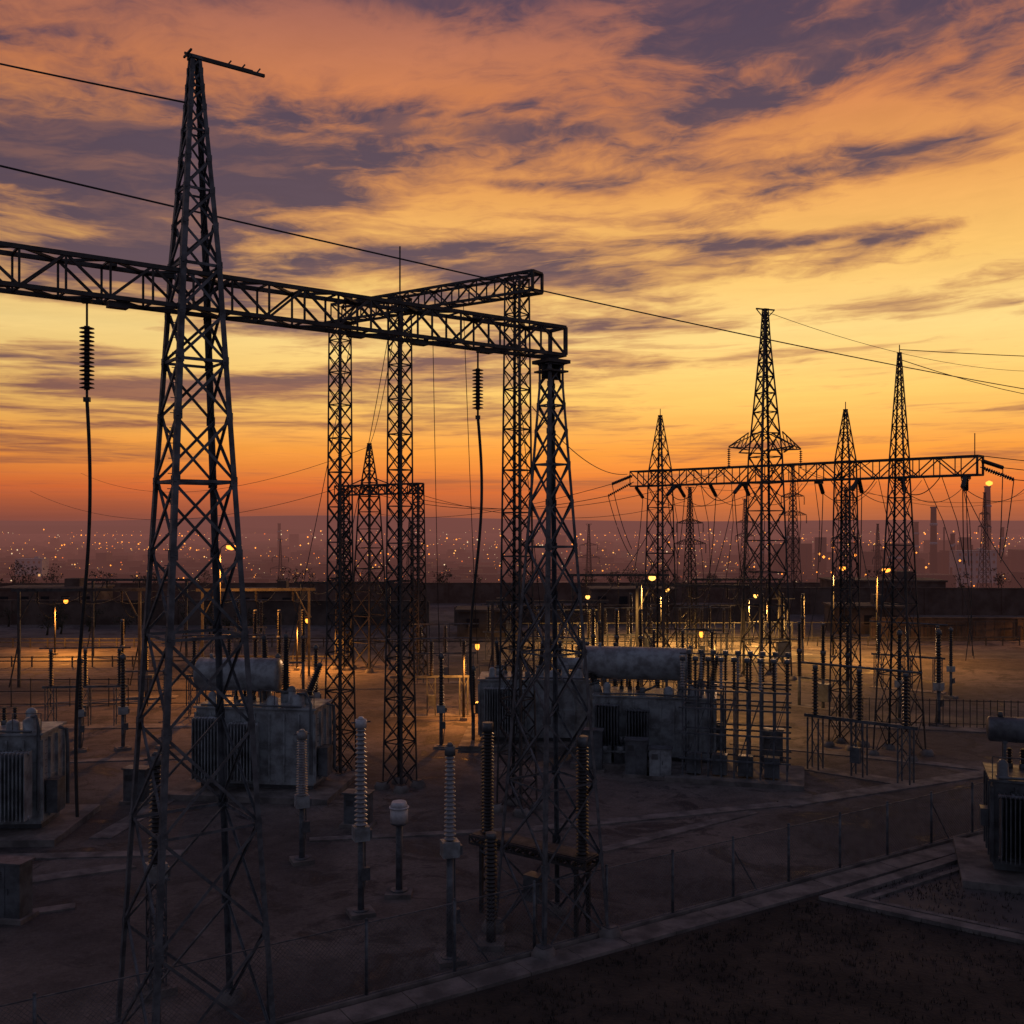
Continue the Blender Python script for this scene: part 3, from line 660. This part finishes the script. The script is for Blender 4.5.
wall('perimeter_wall',(36,165,0),(210,155,0),4.2); wall('perimeter_wall',(-210,186,0),(60,190,0),3.6); wall('perimeter_wall',(45,128,0),(160,124,0),2.6)
LAMPW_D=emis('lit_window',(1,.5,.18),.9,False)
def building(name,x,y,z,w,dp,h,rot,mt=BRICK,floors=1,lit=.1):
    m=M(); m.box((0,0,h/2),(w,dp,h),mt); m.box((0,0,h+.15),(w+.5,dp+.5,.3),mt); m.box((w*.2,0,h+.9),(w*.15,dp*.3,1.4),mt)
    fh=h/floors; n=max(2,int(w/3))
    for f in range(floors):
        for i in range(n):
            xx=-w/2+(i+.5)*w/n; g=LAMPW_D if random.random()<lit else (CITY if floors>1 else GLASS)
            m.box((xx,-dp/2-.02,f*fh+fh*.55),(w/n*.4,.1,fh*.35),g); m.box((xx,-dp/2-.06,f*fh+fh*.31),(w/n*.5,.14,.1),mt)
    m.box((w*.35,-dp/2-.05,1.05),(1.1,.12,2.1),PAINTD)
    m.build(name,(x,y,z),rot)
for a in ((-75,168,0,16,8,4,.05),(-40,170,0,10,7,3.5,.0),(62,172,0,18,9,5,-.05),(95,168,0,14,8,4,0),(20,172,0,14,7,3.6,.02),(47,137,0,9,6,3.4,-.1),(-3,133,0,8,5,3.2,0)):
    building('control_building',*a,floors=1,lit=.04)
building('office_block',270,600,-30,22,14,30,-.1,CITYW,7,.0)
building('office_block',-300,640,-30,16,12,24,.1,CITYW,6,.05)
building('warehouse',150,520,-30,50,20,14,-.05,CITY,1,.0)

# ------------------------------------------------------------------ lamps (shaded heads throwing their light downward)
def lamp(x,y,h,mt,col,en,arm=1.4,rot=0.0,hs=.34):
    e=bpy.data.objects.new('street_lamp',None); scene.collection.objects.link(e); e.location=(x,y,0); e.rotation_euler=(0,0,rot)
    m=M(); m.cyl((0,0,0),(0,0,h-.6),.11,STEELD,8,.06); m.path([(0,0,h-.7),(.1,0,h-.15),(.5*arm,0,h+.12),(arm,0,h+.1)],.045,STEELD,6); m.box((arm,0,h+.24),(.8,.3,.1),STEELD); m.box((0,0,.1),(.5,.5,.3),CONC)
    o=m.build('pole'); o.parent=e
    m=M(); m.lathe((arm,0,h-.18),(0,0,1),[(.05,-.2),(hs*.7,-.12),(hs,.02),(hs*.9,.2)],mt,12); o=m.build('lamp_head'); o.parent=e
    L=bpy.data.lights.new('lamp_light','SPOT'); L.energy=en; L.color=col; L.shadow_soft_size=.25; L.spot_size=R(162); L.spot_blend=.4
    lo=bpy.data.objects.new('lamp_light',L); scene.collection.objects.link(lo); lo.location=(arm,0,h-.7); lo.parent=e
O=(1,.34,.05);YL=(1,.48,.11)
lamp(-25.1,88,12.4,LAMPO,O,8000,1.0,hs=.48)
lamp(12.0,95,9.4,LAMPY,YL,7000,1.0); lamp(34.5,110,9.7,LAMPO,YL,6500,1.0); lamp(39.2,110,9.5,LAMPO,O,6500,1.0,hs=.45)
lamp(18,124,6.5,LAMPY,YL,9000,.8,hs=.26); lamp(28,121,6,LAMPY,YL,9000,.8,hs=.26); lamp(8,119,6,LAMPY,YL,8000,.8,hs=.26)
lamp(-50,112,6,LAMPO,O,8000,1.2,hs=.24); lamp(-78,112,6,LAMPO,O,8000,1.2,hs=.24)
lamp(-3.5,74,5.5,LAMPO,O,2600,1.0,hs=.16); lamp(14.5,73,6.5,LAMPO,YL,2600,-1.0,hs=.16); lamp(70,124,6,LAMPO,O,5000,1.0,hs=.28); lamp(-21,100,5,LAMPO,O,4000,1.0,hs=.2)

# ------------------------------------------------------------------ city, hills, trees
m=M()
for i in range(1700):
    iv=random.uniform(1/3600,1/520); y=1/iv; x=random.uniform(-.85,.85)*y
    w=random.uniform(8,26)*(1+y/3000);dp=random.uniform(8,20);h=random.choice((4,6,7,9,12))*(1+y/5000)
    if random.random()<.03: h*=2.0; w*=.7
    if x>.3*y and random.random()<.12: h*=1.5
    m.box((x,y,-30+h/2),(w,dp,h),CITY,random.uniform(-.4,.4))
    if random.random()<.4: m.box((x,y,-30+h+.8),(w*.3,dp*.3,1.8),CITY,.1)
m.build('distant_city')
CL=[emis('city_light_a',(1,.32,.06),1.8,False),emis('city_light_b',(1,.45,.12),1.6,False),emis('city_light_c',(1,.7,.4),1.1,False),emis('city_light_d',(1,.28,.04),2.4,False),emis('city_light_e',(1,.2,.06),.9,False)]
m=M()
def dot(x,y,z,s,mt):
    m.add([(x-s,y,z),(x,y-s,z),(x+s,y,z),(x,y+s,z),(x,y,z-s),(x,y,z+s)],[(0,1,5),(1,2,5),(2,3,5),(3,0,5),(1,0,4),(2,1,4),(3,2,4),(0,3,4)],mt)
for i in range(2400):
    y=1/random.uniform(1/6500,1/540); x=random.uniform(-.85,.85)*y if random.random()<.6 else random.gauss(.1,.35)*y
    if abs(x)>.9*y: continue
    s=.00034*y*random.choice((.6,.7,.8,1,1,1.4,2.4)); dot(x,y,-30+random.uniform(5,14)*(1+y/4000),s,random.choice(CL))
for q in range(34):
    y0=1/random.uniform(1/5500,1/600); x0=random.uniform(-.6,.6)*y0; n=random.randint(6,20); a=random.uniform(-.3,.3); c=random.choice((CL[0],CL[1],CL[3]))
    for i in range(n):
        x=x0+math.cos(a)*i*y0*.010; y=y0+math.sin(a)*i*y0*.03; dot(x,y,-30+9,.00045*y,c)
for i in range(46):   # floodlights of the industrial district
    y=random.uniform(560,820); x=y*random.uniform(.28,.52); dot(x,y,-30+random.uniform(10,34),random.uniform(.4,1.1),CL[random.choice((0,1,3,3))])
m.build('city_lights')
BEAC=emis('beacon',(1,.30,.04),3,False)
for x,y,h,r,l in ((325,700,72,2.4,1),(247,600,56,2.0,0),(300,760,48,2,0),(215,800,44,2.2,0),(240,640,30,5,0),(280,650,40,1.4,0),(262,610,40,1.0,0),(345,720,44,1.2,0),(176,720,42,1.2,0),(-250,1100,48,2,0)):
    m=M(); m.lathe((0,0,0),(0,0,1),[(r*1.2,0),(r,h*.5),(r*.8,h-1),(r*.95,h-1),(r*.95,h)],CITY,14)
    for z in (.6,.8): m.lathe((0,0,h*z),(0,0,1),[(r*1.05,0),(r*1.1,.8),(r*1.0,1.6)],CITYW,14)
    if l: m.lathe((0,-2.5,h),(0,0,1),[(.3,0),(2.2,1.2),(2.2,2.6),(.3,3.6)],BEAC,10)
    m.build('chimney',(x,y,-30),0)
m=M()
for i in range(30):
    x=190+i*8+random.uniform(-4,4); h=random.choice((14,18,22,28,32)); yy=720+random.uniform(-60,60); m.box((x,yy,-30+h/2),(random.uniform(5,16),14,h),CITY)
    if i%3==0: m.cyl((x,700,-30),(x,700,-30+h+5),4,CITY,14)
    if i%4==1: m.cyl((x,690,-30),(x,690,-30+h+12),.6,CITY,8)
    if i%2: m.bar((x,715,-30+h*.8),(x+12,715,-30+h*.8),1.2,CITY)
m.build('industrial_plant')
def hills(name,y,base,amp,seed,x0=-14000,x1=14000,n=220):
    rr=random.Random(seed); ph=[rr.uniform(0,6.28) for _ in range(6)]; m=M(); vs=[]
    for i in range(n+1):
        x=x0+(x1-x0)*i/n; h=base+amp*sum(math.sin(x/(5200/(j*1.7+1))+ph[j])/(j+1.3) for j in range(6))
        vs+=[(x,y,-40),(x,y+1200,max(h,-20))]
    m.add(vs,[(2*i,2*i+2,2*i+3,2*i+1) for i in range(n)],HILL,True); m.build(name)
hills('hills',9000,70,38,3); hills('hills',6500,18,26,5)
def tree_mass(name,specs):
    m=M()
    for x,y,z,h in specs:
        m.cyl((x,y,z),(x+.2,y,z+h*.5),.16,LEAF,5,.07)
        for b in range(4):
            a=random.uniform(0,6.28); m.bar((x,y,z+h*.35),(x+math.cos(a)*h*.2,y+math.sin(a)*h*.2,z+h*.7),.07,LEAF)
        cl=[(random.gauss(0,h*.16),random.gauss(0,h*.16),random.uniform(.35,.95)*h) for _ in range(9)]
        for c in cl:
            for j in range(22):
                p=Vector((x+c[0]+random.gauss(0,h*.07),y+c[1]+random.gauss(0,h*.07),z+c[2]+random.gauss(0,h*.06))); s=h*.045
                v=[p+Vector((random.uniform(-s,s),random.uniform(-s,s),random.uniform(-s,s))) for _ in range(3)]; m.add(v,[(0,1,2)],LEAF)
    m.build(name)
sp=[]
for i in range(90):
    x=random.uniform(-170,150); y=random.uniform(192,235); sp.append((x,y,gz(y)-.3,random.uniform(3,6.5)))
for i in range(12): sp.append((random.uniform(-150,-100),random.uniform(205,240),-2,random.uniform(7,11)))
for i in range(20): y=random.uniform(130,145); sp.append((random.uniform(-90,-20),y,0,random.uniform(2,4)))
tree_mass('distant_trees',sp)

cam=bpy.data.cameras.new('camera'); co=bpy.data.objects.new('camera',cam); scene.collection.objects.link(co)
co.location=(0,0,14); co.rotation_euler=(R(90),0,0); cam.lens=36; cam.sensor_width=36; cam.shift_y=.0147; cam.clip_end=40000; cam.clip_start=.1
scene.camera=co
